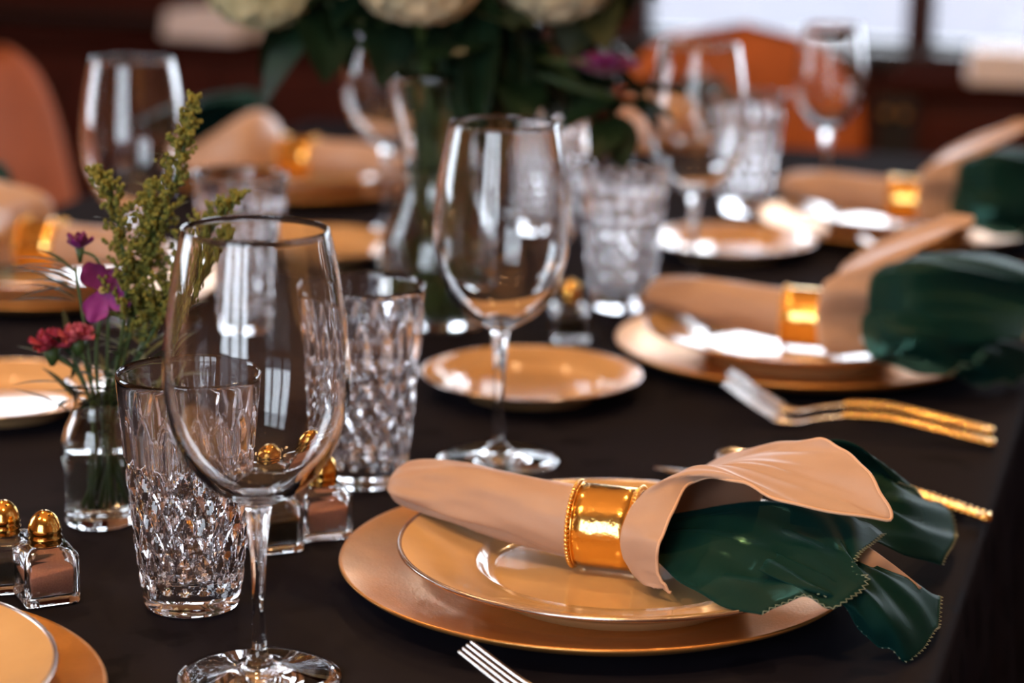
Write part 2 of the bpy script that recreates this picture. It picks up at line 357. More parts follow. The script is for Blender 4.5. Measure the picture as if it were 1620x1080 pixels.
# ---------------------------------------------------------------- the table and its cloth
TU0, TU1, TV0, TV1 = -1.325, -.112, .764, 3.335
tb = thing('dining_table', 'long rectangular dining table wholly under the black damask cloth', 'table', ((TU0+TU1)/2, (TV0+TV1)/2, 0))
hx, hy = (TU1-TU0)/2, (TV1-TV0)/2
boxo('tabletop', (-hx+.012, hx-.012, -hy+.012, hy-.012, T-.04, T-.004), MAHOG, tb, .004)
for sx in (-1, 1):
    for sy in (-1, 1):
        boxo('leg', (sx*(hx-.12)-.035, sx*(hx-.12)+.035, sy*(hy-.12)-.035, sy*(hy-.12)+.035, 0, T-.04), MAHOG, tb, .004)
def tablecloth():
    peri = []; n = 60
    for i in range(n): peri.append((TU0+(TU1-TU0)*i/n, TV0, 0, -1))
    for i in range(2*n): peri.append((TU1, TV0+(TV1-TV0)*i/(2*n), 1, 0))
    for i in range(n): peri.append((TU1-(TU1-TU0)*i/n, TV1, 0, 1))
    for i in range(2*n): peri.append((TU0, TV1-(TV1-TV0)*i/(2*n), -1, 0))
    V = []; F = []; m = len(peri)
    levels = [(.0, .02), (.0, .006), (-.0022, .001), (-.008, -.001), (-.03, -.003), (-.10, -.006), (-.17, -.009), (-.26, -.013)]
    for li, (dz, ins) in enumerate(levels):
        for i, (x, y, nx, ny) in enumerate(peri):
            amp = max(0, (-dz-.02))*.055; w = math.sin(i*.55+math.sin(i*.13)*2)*amp+.5*amp
            cx = (TU0+TU1)/2; cy = (TV0+TV1)/2
            if nx == 0: px = cx+(x-cx)*(1-max(0, ins)/hx); py = y-ny*ins if True else y; py = y-ny*ins+ny*w
            else: py = cy+(y-cy)*(1-max(0, ins)/hy); px = x-nx*ins+nx*w
            V.append((px, py, T+dz))
    for l in range(len(levels)-1):
        for i in range(m):
            k = (i+1) % m; F.append((l*m+k, l*m+i, (l+1)*m+i, (l+1)*m+k))
    o0 = len(V); gx, gy = 8, 16                # flat top: one ngon is enough
    F.append(tuple(range(m)))
    return obj('tablecloth', mesh('tablecloth', V, F, [True]*(len(F)-1)+[False]), CLOTH)
tag(tablecloth(), 'black damask tablecloth covering the whole table and hanging over its edge', 'tablecloth')

# ---------------------------------------------------------------- chairs
def chair():
    t = thing('dining_chair', 'x', 'chair')                      # faces +y, back at -y
    G = []; rows = 13
    for side in (1,):
        pass
    def outline(zt):                        # half-width of the round-topped back at height fraction zt
        return .215*min(1, (1-max(0, (zt-.50)/.50)**3.2)**.45+.0)
    V = []; F = []; n = 22
    zs = list(np.linspace(0, 1, 24))
    front = []; back = []
    for zt in zs:
        hw = max(.012, outline(zt)); z = .46+zt*.45; lean = -.02-.09*zt
        rf = []; rb = []
        for k in range(n+1):
            s = -1+2*k/n; x = hw*s; e = (1-abs(s)**6)**.5*min(1, (1-zt)*9)**.5
            rf.append((x, lean+.030*e-.03*s*s*-1, z)); rb.append((x, lean-.030*e+.03*s*s, z))
        front.append(rf); back.append(rb)
    G1 = np.array(front); G2 = np.array(back)
    a = Acc(); v, f = grid(G1); a.add((v, [q[::-1] for q in f])); v, f = grid(G2); a.add((v, f))
    a.obj('backrest', LEATHER, t)
    s = boxo('seat', (-.22, .22, -.02, .42, .40, .47), LEATHER, t, .025)
    for x in (-.19, .19):
        for y in (.01, .38):
            v, f = tube([(x, y, .41), (x*1.05, y+(-.03 if y < .2 else .02), 0)], [.02, .013], 10); obj('leg', mesh('leg', v, f), BLACKW, t)
    return t
c1 = chair(); c1['label'] = 'round-backed cognac leather chair at the far left side of the table'; c1['group'] = 'cognac leather chairs'
c1.location = (-1.535, 2.80, 0); c1.rotation_euler = (0, 0, -P90+.05)
c2 = dup(c1, 'cognac leather chair at the far end of the table, seen behind the far goblets', (-.71, 3.64, 0), math.pi+.04, .98)
COLLAR_A=[[[.0502,-.0556,.0215],[.0619,-.0579,.022]],[[.0365,-.0457,.024],[.0564,-.0571,.026]],[[.0275,-.0428,.034],[.0524,-.0567,.036]],[[.0257,-.0459,.05],[.0536,-.0606,.052]],[[.0296,-.0322,.066],[.057,-.0429,.066]],[[.0437,-.0258,.08],[.0633,-.0086,.08]],[[.0576,.0016,.084],[.0943,-.0201,.084]],[[.072,.0101,.086],[.133,-.0382,.08]],[[.0914,.0145,.088],[.1871,-.0321,.074]],[[.093,.0272,.088],[.1783,-.0149,.088]],[[.0887,.0507,.082],[.1561,.0197,.098]],[[.0771,.069,.075],[.1312,.0429,.098]],[[.0538,.1023,.06],[.099,.0745,.08]],[[.05,.04,.045],[.09,.09,.05]],[[.05,.02,.022],[.09,.05,.03]]]
COLLAR_C=[[[.0431,-.0656,.022],[.0767,-.0491,.024]],[[.0305,-.0775,.035],[.0638,-.0521,.035]],[[.0251,-.0672,.055],[.0626,-.0393,.055]],[[.0269,-.0674,.075],[.0792,-.0471,.075]],[[.0281,-.0604,.085],[.0745,-.0389,.09]],[[.032,-.0511,.088],[.0981,-.0153,.11]],[[.0388,-.0233,.09],[.1277,.0082,.125]],[[.043,.0243,.09],[.1461,.0408,.135]],[[.0385,.0543,.09],[.1163,.0586,.13]],[[.0304,.0729,.08],[.0857,.0841,.11]],[[.0246,.0759,.07],[.064,.0807,.09]],[[.05,.05,.045],[.08,.09,.05]],[[.05,.02,.025],[.08,.05,.03]]]
GREEN_A={"front":[[[.045,-.026,.03],[.0697,-.0717,.032],[.0972,-.1011,.036],[.1282,-.1166,.038]],[[.045,-.02,.036],[.0783,-.0497,.042],[.1148,-.0768,.043],[.1468,-.1036,.042]],[[.045,-.012,.042],[.0852,-.0273,.05],[.1335,-.055,.05],[.17,-.104,.043]],[[.045,-.004,.046],[.0947,.004,.056],[.1441,-.0287,.057],[.1835,-.0795,.048]],[[.047,.004,.05],[.1033,.0218,.06],[.1514,-.0025,.062],[.1728,-.0603,.055]],[[.05,.01,.05],[.1148,.0259,.06],[.1608,.0144,.06],[.182,.0009,.052]]],"hang":[[[.1187,-.0787,.05],[.1516,-.0935,.045],[.1663,-.0908,.04],[.1748,-.0814,.028]],[[.1216,-.053,.05],[.1652,-.0858,.046],[.185,-.0892,.03],[.1934,-.0742,.008]],[[.1267,-.0384,.05],[.1738,-.068,.045],[.1985,-.0787,.028],[.2103,-.0736,.004]],[[.1319,-.0237,.05],[.1784,-.0483,.045],[.2055,-.0447,.025],[.2201,-.0313,.006]],[[.1372,-.0086,.05],[.1796,-.0293,.045],[.205,-.0116,.03],[.2176,.0158,.012]]],"back":[[[.1216,.0127,.05],[.1633,.0007,.05],[.1915,.0321,.035],[.2116,.0752,.015]],[[.1198,.0206,.06],[.1615,.0383,.055],[.1959,.0583,.04],[.2146,.1318,.015]],[[.115,.0477,.06],[.1577,.0631,.06],[.1887,.0792,.05],[.205,.1711,.02]],[[.1101,.0758,.06],[.1498,.0854,.07],[.1782,.0929,.06],[.1907,.1363,.04]],[[.1065,.0697,.07],[.1332,.0786,.09],[.159,.0732,.085],[.1782,.0929,.06]]]}
GREEN_C={"front":[[[.0631,-.0491,.04],[.0832,-.1194,.035],[.1157,-.1212,.03],[.1474,-.121,.03]],[[.0647,-.0653,.055],[.0965,-.1506,.065],[.1274,-.1425,.055],[.1592,-.081,.03]],[[.0693,-.0709,.065],[.1023,-.1191,.075],[.1438,-.1075,.065],[.1755,-.0321,.04]],[[.0808,-.077,.07],[.1093,-.0901,.075],[.1509,-.0766,.07],[.1901,-.0204,.05]]],"back":[[[.0717,-.0758,.055],[.1095,-.1262,.058],[.1601,-.1045,.052],[.2039,-.0574,.048]],[[.0705,-.0693,.09],[.1097,-.1049,.1],[.1577,-.0494,.09],[.207,.0273,.07]],[[.0744,-.0617,.1],[.1114,-.0824,.115],[.1611,-.0391,.105],[.2166,.0387,.08]],[[.0784,-.0304,.1],[.1192,-.0069,.11],[.1697,.0521,.1],[.2127,.0975,.08]]],"hang":[[[.103,-.1096,.04],[.1347,-.1022,.03],[.1579,-.0562,.01],[.1742,-.0529,.005]],[[.1149,-.0777,.045],[.1541,-.0902,.04],[.183,-.0411,.02],[.2036,-.0139,.004]],[[.1241,-.019,.05],[.1696,-.0313,.045],[.201,-.0032,.03],[.2213,.0415,.01]]]}
TIP_A=[[[.1426,.0067,.05],[.1722,-.0319,.045],[.1863,-.0305,.03],[.1994,-.0201,.024]],[[.1447,.0046,.055],[.1753,-.0276,.048],[.1899,-.0228,.036],[.2046,-.0193,.026]],[[.1445,.0182,.055],[.178,-.0201,.05],[.1929,-.0179,.04],[.2085,-.0137,.027]]]
COLLAR_L=[[[.05,-.055,.025],[.10,-.06,.025]],[[.055,-.065,.05],[.125,-.06,.03]],[[.06,-.05,.08],[.145,-.045,.035]],[[.065,-.02,.10],[.158,-.02,.04]],[[.065,.015,.103],[.16,.015,.042]],[[.06,.05,.085],[.15,.045,.035]],[[.055,.065,.05],[.13,.06,.03]],[[.05,.055,.025],[.10,.06,.025]]]

# ---------------------------------------------------------------- china
def charger():
    o = lathe_obj('charger_plate', [(0, .0012), (.108, .0012), (.112, .0), (.120, .001), (.150, .0085), (.1635, .0148), (.1662, .0172), (.1655, .0186), (.1635, .0178), (.152, .0140), (.128, .0095), (.116, .0066), (.108, .0048), (0, .0048)], GOLDM, None, 128)
    return o
def dinner_plate(R=.140, name='dinner_plate', m=CREAM):
    k = R/.140; s = lambda L: [(r*k, z*k) for r, z in L]
    t = thing(name, 'x', 'plate')
    lathe_obj('body', s([(0, .0035), (.078, .0035), (.079, .0), (.083, .0), (.085, .0045), (.098, .011), (.122, .0205), (.1385, .0262), (.1398, .0275), (.1392, .0286), (.1378, .0286), (.122, .0245), (.104, .0200), (.0915, .0175), (.0885, .0160), (.0855, .0115), (.082, .0096), (.076, .0090), (0, .0090)]), m, t, 128)
    lathe_obj('rim_band', s([(.1392, .0266), (.1404, .0275), (.1396, .0292), (.1376, .0291), (.1374, .0284)]), PLAT, t, 128)['label'] = 'thin platinum band'
    return t
# ---------------------------------------------------------------- napkin ring and napkins
RC = (.009, -.010, .0435); RL = .0215
def napkin_ring():
    t = thing('napkin_ring', 'x', 'napkin ring'); Rr = .0262
    rot = (0, P90, 0)
    v, f = lathe([(.0249, -RL), (Rr, -RL), (Rr+.0004, -RL*.5), (Rr+.0004, RL*.5), (Rr, RL), (.0249, RL)], 72)
    v2, f2 = lathe([(.0249, RL), (.0247, 0), (.0249, -RL)], 72)
    Acc().add((v, f)).add((v2, f2)).obj('band', GOLD, t, rot=rot)
    for s in (-1, 1):
        a = Acc(); n = 56
        for k in range(n):
            th = 2*math.pi*k/n; a.add(ico((s*(RL-.0012), (Rr+.0008)*math.cos(th), (Rr+.0008)*math.sin(th)), .0019))
        for off in (.0034,):
            a.add(lathe_x(Rr+.0002, s*(RL-off), .0007))
        o = a.obj('beaded_edge', GOLD, t); o['kind'] = 'stuff'
    return t
def lathe_x(R, x, r, n=64, k=6):
    V = []; F = []
    for i in range(n):
        a = 2*math.pi*i/n
        for j in range(k):
            b = 2*math.pi*j/k; q = R+r*math.cos(b); V.append((x+r*math.sin(b), q*math.cos(a), q*math.sin(a)))
    for i in range(n):
        for j in range(k): F.append((i*k+j, i*k+(j+1) % k, ((i+1) % n)*k+(j+1) % k, ((i+1) % n)*k+j))
    return V, F
def tail_mesh():
    # (s, t, z, half width, half height)
    ctl = [(-.151, .027, .0460, .005, .0035), (-.147, .026, .0462, .015, .0085), (-.137, .024, .0468, .0235, .0135), (-.112, .017, .0478, .0285, .0172), (-.080, .007, .0480, .0270, .0205), (-.050, -.002, .0465, .0248, .0218), (-.022, -.0075, .0445, .0238, .0232), (.0, -.010, .0435, .0236, .0236), (.02, -.010, .0435, .0236, .0236), (.034, -.010, .0435, .0240, .0240), (.040, -.0105, .0435, .025, .025)]
    C = cr(ctl, 6); n = 72; G = []
    for (s, t, z, hw, hh) in C:
        k = max(0, min(1, (-s-.015)/.10)); row = []
        for j in range(n):
            a = 2*math.pi*j/n
            f = 1+k*(.07*math.sin(3*a+s*40+1.2)+.05*math.sin(7*a-s*55))+.012*math.sin(11*a+s*90)*(1 if s < -.02 else .2)
            f += -k*.34*math.exp(-((((a-5.35+s*3+math.pi) % (2*math.pi))-math.pi)/.16)**2)      # the lapped outer edge of the roll
            f += -k*.10*math.exp(-((((a-.75-s*4+math.pi) % (2*math.pi))-math.pi)/.22)**2)+k*.05*math.exp(-((s+.085)/.02)**2)*math.cos(a*2+1)
            row.append((s, t-hw*math.cos(a)*f, z+hh*math.sin(a)*f))
        G.append(row)
    G = np.array(G); v, f = grid(G, closed=True)
    f = list(f)+[tuple(range(n))]
    return v, f
def hem_of(G_col, m, parent, r=.0011, name='hem'):
    v, f = tube(G_col, r, 6); return obj(name, mesh(name, v, f), m, parent)
def napkin(CO, TIP, var):
    t = thing('napkin', 'x', 'napkin')
    v, f = tail_mesh(); obj('rolled_tail', mesh('rolled_tail', v, f), TAN, t)
    rows = []; n = len(CO)
    ang = np.radians(np.interp(range(n), [0, 2, 4, n-4, n-1], [-75, 0, 70, 120, 235]))
    for (mid, hem), a in zip(CO, ang):
        rp = np.array([.033, RC[1]-.0237*math.cos(a), RC[2]+.0237*math.sin(a)])
        q = np.array([.018, RC[1]-.021*math.cos(a), RC[2]+.021*math.sin(a)])
        h = np.array(hem); md = np.array(mid)
        rows.append([q, rp, md*.92+rp*.08, md*.45+h*.55+np.array([0, 0, .002]), h])
    G = patch(rows, 9, 9)
    for i in range(G.shape[0]):
        for j in range(G.shape[1]):
            w = j/G.shape[1]; G[i, j, 2] += .0010*math.sin(i*.42+j*.12)*w+.0006*math.sin(i*.9-j*.3)*w
            G[i, j, 2] = max(G[i, j, 2], .0215 if math.hypot(G[i, j, 0], G[i, j, 1]) < .11 else .0)
    sheet('flared_collar', G, TAN, t, .0011)
    e = G[:, -1].copy(); hem_of(e, HEM, t, .0011)
    ins = G[:, -4].copy()
    if TIP:
        sheet('inner_corner', patch(TIP, 5, 6), TAN, t, .0016)
    return t
def zigzag(curve, amp=.0016, step=.0021):
    c = np.array(curve); d = np.r_[0, np.cumsum(np.linalg.norm(np.diff(c, axis=0), axis=1))]
    n = max(4, int(d[-1]/step)); s = np.linspace(0, d[-1], n); p = np.stack([np.interp(s, d, c[:, k]) for k in range(3)], 1)
    t = np.gradient(p, axis=0); t /= np.linalg.norm(t, axis=1)[:, None]+1e-9; nrm = np.cross(t, [0, 0, 1]); nrm /= np.linalg.norm(nrm, axis=1)[:, None]+1e-9
    return p+nrm*(amp*((-1)**np.arange(n)))[:, None]+np.array([0, 0, .0006])
def organza_napkin(GR):
    t = thing('organza_napkin', 'x', 'napkin')
    for i, (k, rows) in enumerate(GR.items()):
        G = patch(rows, 8, 8, .0022, (17, 6), i*1.7)
        G[:, :, 2] = np.maximum(G[:, :, 2], .0012)
        o = sheet(k+'_fold', G, GREEN, t, .0006)
        v, f = tube(zigzag(G[:, -1]), .00030, 4); obj('stitched_edge', mesh('stitched_edge', v, f), STITCH, o)['label'] = 'pale zigzag stitching'
        if k == 'hang':
            for ed in (G[0, 10:],):
                v, f = tube(zigzag(ed), .00030, 4); obj('stitched_edge', mesh('stitched_edge', v, f), STITCH, o)
    return t
# ---------------------------------------------------------------- cutlery (lies along +x, business end at the origin)
def handle_parts(t, pts, w0, w1, th=.0022):
    c = cr(pts, 8); G = []
    for i, p in enumerate(c):
        w = w0+(w1-w0)*i/(len(c)-1); k = 10
        G.append([(p[0], w*math.cos(2*math.pi*j/k), p[2]+th*math.sin(2*math.pi*j/k)) for j in range(k)])
    G = np.array(G); v, f = grid(G, closed=True); f = list(f)+[tuple(range(10))[::-1], tuple(range(len(v)-10, len(v)))]
    obj('handle', mesh('handle', v, f), GOLD, t)['label'] = 'gold handle'
    a = Acc(); d = np.linalg.norm(np.diff(c, axis=0), axis=1).sum(); n = int(d/.0042)
    for s in (-1, 1):
        for i in range(n+1):
            u = i/n*(len(c)-1); j = min(int(u), len(c)-2); p = c[j]+(c[j+1]-c[j])*(u-j); w = w0+(w1-w0)*i/n
            a.add(ico((p[0], s*w, p[2]+.0006), .0026))
    a.add(ico((pts[0][0]-.002, 0, pts[0][2]), (.004, .0045, .0036)))
    a.add(ico((pts[-1][0]+.001, 0, pts[-1][2]), (.004, w1*1.1, .0036)))
    o = a.obj('beaded_edge', GOLD, t); o['kind'] = 'stuff'; o['label'] = 'gold rope of beads along the handle'
HP = [(.104, 0, .0135), (.135, 0, .0150), (.175, 0, .0105), (.218, 0, .0045)]
def fork():
    t = thing('dinner_fork', 'x', 'fork')
    prof = cr([(0, 0, .0300), (.016, 0, .0205), (.032, 0, .0115), (.046, 0, .0055)], 6)
    for k in range(4):
        y = (k-1.5)*.0056; G = []
        for i, p in enumerate(prof):
            w = .0012+.0007*i/len(prof); q = y*(1+.12*i/len(prof)); h = .0010+.0004*i/len(prof)
            G.append([(p[0], q-w, p[2]-h), (p[0], q+w, p[2]-h), (p[0], q+w, p[2]+h), (p[0], q-w, p[2]+h)])
        v, f = grid(np.array(G), closed=True); f = list(f)+[(3, 2, 1, 0), tuple(range(len(v)-4, len(v)))]
        o = obj('tine', mesh('tine', v, f, False), SILVER, t); b = o.modifiers.new('b', 'BEVEL'); b.width = .0004; b.segments = 2
    neck = cr([(.043, 0, .0062), (.052, 0, .0036), (.064, 0, .0040), (.080, 0, .0085), (.105, 0, .0138)], 6)
    W = np.interp(np.linspace(0, 1, len(neck)), [0, .18, .4, .65, 1], [.0118, .0112, .0058, .0030, .0028]); G = []
    for p, w in zip(neck, W): G.append([(p[0], w*math.cos(2*math.pi*j/12), p[2]+.0016*math.sin(2*math.pi*j/12)) for j in range(12)])
    v, f = grid(np.array(G), closed=True); f = list(f)+[tuple(range(12))[::-1], tuple(range(len(v)-12, len(v)))]
    obj('neck', mesh('neck', v, f), SILVER, t)
    handle_parts(t, HP, .0036, .0062)
    return t
def knife():
    t = thing('dinner_knife', 'x', 'knife')
    xs = np.linspace(0, .120, 24); G = []
    for x in xs:
        k = x/.12; wt = .0085*min(1, (k*5)**.5 if k < .2 else 1); wb = .0105*min(1, (k*3.2)**.6)
        if k > .9: wb *= 1-(k-.9)*6
        G.append([(x, -wb, .0030), (x, 0, .0022), (x, wt, .0014), (x, wt, .0034), (x, 0, .0042), (x, -wb, .0034)])
    v, f = grid(np.array(G), closed=True); f = list(f)+[(5, 4, 3, 2, 1, 0), tuple(range(len(v)-6, len(v)))]
    obj('blade', mesh('blade', v, f), SILVER, t)
    handle_parts(t, [(.121, 0, .0040), (.15, 0, .0052), (.19, 0, .0048), (.232, 0, .0040)], .0042, .0062)
    return t
def spoon():
    t = thing('soup_spoon', 'x', 'spoon')
    G = []
    for i in range(13):
        rr_ = i/12; G.append([(.032+.032*rr_*math.cos(a)+.004*rr_*math.cos(a)**2, .0205*rr_*math.sin(a)*(1+.12*-math.cos(a)), .002+.0085*rr_**2.2+.006*rr_*max(0, -math.cos(a))) for a in np.linspace(0, 2*math.pi, 32, endpoint=False)])
    G = np.array(G); v, f = grid(G[1:], closed=True); f = list(f)+[tuple(range(32))[::-1]]
    o = obj('bowl', mesh('bowl', v, f), SILVER, t); md = o.modifiers.new('thickness', 'SOLIDIFY'); md.thickness = .0013; md.offset = 0
    neck = cr([(.060, 0, .0100), (.075, 0, .0098), (.105, 0, .0138)], 6); v, f = tube(neck, np.interp(np.linspace(0, 1, len(neck)), [0, .3, 1], [.0052, .0030, .0028]), 10)
    obj('neck', mesh('neck', v, f), SILVER, t)
    handle_parts(t, HP, .0036, .0062)
    return t
# ---------------------------------------------------------------- glassware
def goblet():
    t = thing('wine_glass', 'x', 'wine glass')
    foot = [(0, .0004), (.030, .0004), (.0462, .0006), (.0468, .0014), (.0462, .0022), (.040, .0032), (.030, .0046), (.020, .0064), (.0125, .0086), (.0088, .0108), (.0080, .0124), (.0074, .0136)]
    stem = [(.0074, .0136), (.0056, .0150), (.0045, .0185), (.0040, .026), (.0037, .040), (.0038, .060), (.0046, .078), (.0058, .092), (.0072, .1015), (.0078, .1035)]
    bo = cr([(.0078, .1035), (.0100, .1052), (.0190, .1100), (.0290, .1170), (.0385, .1285), (.0448, .1420), (.0494, .1580), (.0516, .1740), (.0512, .1900), (.0494, .2080), (.0466, .2280), (.0434, .2460), (.0402, .2600)], 4)
    bi = cr([(.0390, .2600), (.0421, .2455), (.0453, .2275), (.0481, .2080), (.0499, .1900), (.0502, .1745), (.0480, .1590), (.0434, .1440), (.0370, .1315), (.0275, .1205), (.0180, .1140), (.0090, .1112), (0, .1104)], 4)
    prof = [tuple(p) for p in bo]+[(.0399, .2606), (.0393, .2606)]+[tuple(p) for p in bi]
    lathe_obj('foot', foot, GLASS, t, 96)
    # the stem is drawn from the bowl: faint lengthwise ridges near its top
    sp = cr(stem, 4); n = 96; V = []
    for r, z in sp:
        e = max(0, min(1, (z-.06)/.03))*max(0, min(1, (.1035-z)/.006))
        V.append([(r*(1+.06*e*math.cos(9*a))*math.cos(a), r*(1+.06*e*math.cos(9*a))*math.sin(a), z) for a in np.linspace(0, 2*math.pi, n, endpoint=False)])
    v, f = grid(np.array(V), closed=True); obj('stem', mesh('stem', v, f), GLASS, t)
    lathe_obj('bowl', prof, GLASS, t, 96)
    return t
def tumbler():
    t = thing('crystal_tumbler', 'x', 'tumbler'); H = .150; n = 17; per = 10; N_ = n*per
    R = lambda z: float(np.interp(z, [0, .016, .05, .10, .15], [.0300, .0318, .0358, .0406, .0445]))
    z0, z1, z2 = .0175, .0952, .132; h = .0259
    def tri(x): x = x-math.floor(x); return min(x, 1-x)*2          # 0 on a cut line, 1 midway
    rows = []; zs = [.016]+list(np.linspace(z0, z1, 61))+list(np.linspace(z1, .136, 26)[1:])+[.140, .145, .148, .1494, .150]
    flat = []
    for z in zs:
        row = []
        for j in range(N_):
            a = 2*math.pi*j/N_; c = n*a/(2*math.pi); d = 0
            if z <= z1:
                k = (z-z0)/h; fu = tri(c+k); fv = tri(c-k); m = min(fu, fv)
                e = min(1, (z-.016)/.003)
                d = (-.0022+.0036*min(m, .66))*e
                if z > z1-.012: d *= 1-.0*(z-(z1-.012))
            if z > .068:                                            # tall pointed flutes above the diamonds
                w = np.interp(z, [.068, .0952, .115, .132], [0, .38, .36, .0]); x = abs((c % 1)-.5)
                if w > 0 and x < w:
                    g = -.0024*(1-(x/w)**2)*min(1, w/.2); d = min(d, g) if z <= z1 else g
            if z >= .149: d = -.0006 if z < .15 else -.0014
            r = R(z)+d; row.append((r*math.cos(a), r*math.sin(a), z))
        rows.append(row)
    G = np.array(rows); F = []; sm = []; M = N_
    P = G.reshape(-1, 3); rad = np.hypot(P[:, 0], P[:, 1])
    for i in range(len(zs)-1):
        for j in range(M):
            k = (j+1) % M; a, b, c, d = i*M+j, i*M+k, (i+1)*M+k, (i+1)*M+j
            cut = zs[i] < z1
            # choose the diagonal that keeps the cut edge crisp: the one whose ends agree best
            if abs(rad[a]-rad[c]) <= abs(rad[b]-rad[d]): F += [(a, b, c), (a, c, d)]
            else: F += [(a, b, d), (b, c, d)]
            sm += [not cut]*2
    inner = [(.0431, .1498), (.0424, .1490), (.0415, .145), (.0396, .125), (.0372, .10), (.0345, .075), (.0320, .05), (.0300, .034), (.0280, .0245), (.024, .0205), (.014, .0192), (0, .0190)]
    inner = [tuple(p) for p in cr(inner, 2)]; top = G[-1]
    V = [tuple(p) for p in P]; base = len(V)
    vi, fi = lathe(inner, M); V += [tuple(p) for p in vi]; F2 = [tuple(q+base for q in f) for f in fi]
    last = (len(zs)-1)*M; br = [(last+j, last+(j+1) % M, base+(j+1) % M, base+j) for j in range(M)]
    obj('body', mesh('body', V, F+F2+br, sm+[True]*(len(F2)+len(br))), CRYSTAL, t)
    bp = [(0, .0022), (.020, .0022), (.0235, .0006), (.0268, .0005), (.0288, .0016), (.0300, .0045), (.0306, .010), (.0318, .016)]
    lathe_obj('base', bp, CRYSTAL, t, M)
    return t
def shaker(fill, name, fillname):
    t = thing(name, 'x', 'shaker'); w = .0174; h = .036
    def rsq(w, r, k=6):
        o = []
        for q, (sx, sy) in enumerate(((1, 1), (-1, 1), (-1, -1), (1, -1))):
            for i in range(k+1):
                a = q*P90+P90*i/k; o.append((sx*(w-r)+r*math.cos(a), sy*(w-r)+r*math.sin(a)))
        return o
    def stack(lv, k=6): return np.array([[(x, y, z) for x, y in rsq(w_, min(r_, w_*.999), k)] for w_, r_, z in lv])
    outer = [(.0130, .003, .0004), (w-.0006, .003, .0008), (w, .003, .0025), (w, .003, .030), (w-.0008, .0036, .0325), (w-.003, .0045, .0345), (.0108, .0100, .0356), (.0090, .00899, .0366), (.0088, .00879, .0415)]
    innr = [(.0070, .00699, .0415), (.0072, .00719, .0366), (.0085, .008, .0345), (.0125, .004, .0325), (.0146, .0025, .0300), (.0146, .0025, .0070), (.0134, .0035, .0058)]
    G = stack(outer+innr); v, f = grid(G, closed=True); M = G.shape[1]; f = list(f)+[tuple(range(M))[::-1], tuple(range(len(v)-M, len(v)))]
    obj('glass_body', mesh('glass_body', v, f), GLASS, t)
    fl = [(.0132, .0034, .0062), (.0144, .0025, .0075), (.0144, .0025, .0205), (.0140, .0025, .0215), (.006, .0025, .0222)]
    G = stack(fl); G[2:4, :, 2] += .0018*np.sin(G[2:4, :, 0]*90); v, f = grid(G, closed=True); f = list(f)+[tuple(range(M))[::-1], tuple(range(len(v)-M, len(v)))]
    obj(fillname, mesh(fillname, v, f), fill, t)
    c = lathe_obj('cap', [(.0089, .0362), (.0102, .0364), (.0106, .0374), (.0099, .0388), (.0105, .0400), (.0107, .0410), (.0099, .0424), (.0104, .0438), (.0104, .0462), (.0097, .0495), (.0080, .0532), (.0054, .0560), (.0027, .0575), (0, .0579)], CAPGOLD, t, 48); c['label'] = 'domed gold cap'
    for k in range(5):
        a = k*2*math.pi/5; rr_, z = (.0054, .0558) if k else (0, .0578)
        v, f = ico((rr_*math.cos(a), rr_*math.sin(a), z), .0008); obj('shaker_hole', mesh('shaker_hole', v, f), DARK, c)
    return t
# ---------------------------------------------------------------- laying the table
Z = lambda u, v: (u, v, T)
ca = charger(); tag(ca, 'x', 'charger', 'gold charger plates')
da = dinner_plate(); da['group'] = 'cream dinner plates'
ra = napkin_ring(); ra['group'] = 'gold napkin rings'
na = napkin(COLLAR_A, TIP_A, 0); na['group'] = 'tan satin napkins'
oa = organza_napkin(GREEN_A); oa['group'] = 'green organza napkins'
nc = napkin(COLLAR_C, None, 1); nc['group'] = 'tan satin napkins'
oc = organza_napkin(GREEN_C); oc['group'] = 'green organza napkins'
nl = napkin(COLLAR_L, None, 2); nl['group'] = 'tan satin napkins'
def put(o, label, u, v, z, rz, used=set()):
    if o.name in used: c = dup(o, label, (u, v, T+z), rz); return c
    used.add(o.name); o['label'] = label; o.location = (u, v, T+z); o.rotation_euler = (0, 0, rz); return o
CZ, DZ = .0006, .0052
SET = [(-.341, 1.353, 0, 'a', 'of the nearest right-hand setting', 1),
       (-.323, 2.007, 0, 'c', 'of the second right-hand setting', 1),
       (-.318, 2.683, 0, 'c', 'of the third, farthest right-hand setting', 1),
       (-1.098, 2.040, math.pi, 'c', 'of the nearer left-hand setting', 1),
       (-1.080, 2.692, math.pi, 'l', 'of the farther left-hand setting', 1),
       (-.72, 3.100, P90, 'l', 'of the setting at the far table end', 1),
       (-.690, .985, -P90, 'n', 'cut off by the bottom left corner', 0)]
for u, v, rz, kind, where, nap in SET:
    put(ca, 'round matte gold charger plate '+where, u, v, CZ, rz)
    du, dv = (.016, -.011) if kind == 'a' else (0, 0)
    put(da, 'cream china dinner plate with platinum rim '+where, u+du, v+dv, DZ, rz+.2)
    if nap:
        n_, o_ = {'a': (na, oa), 'c': (nc, oc), 'l': (nl, oc)}[kind]
        put(n_, 'rolled tan satin napkin with flared end '+where, u, v, .0, rz)
        put(o_, 'dark green organza napkin tucked in the napkin '+where, u, v, .0, rz)
        c, s = math.cos(rz), math.sin(rz); q = (u+RC[0]*c-RC[1]*s, v+RC[0]*s+RC[1]*c)
        put(ra, 'hammered gold napkin ring with beaded edges '+where, q[0], q[1], RC[2], rz)
sp = dinner_plate(.0945, 'bread_plate', CREAM2); sp['group'] = 'cream bread plates'
for u, v, w in ((-.517, 1.807, 'behind the middle wine glass stem'), (-.480, 2.477, 'behind the third wine glass on the right'), (-.911, 1.604, 'at the left edge behind the small vase'), (-.897, 2.291, 'left of the foot of the tall bouquet vase')):
    put(sp, 'small cream bread plate with platinum rim '+w, u, v, .0006, .3)
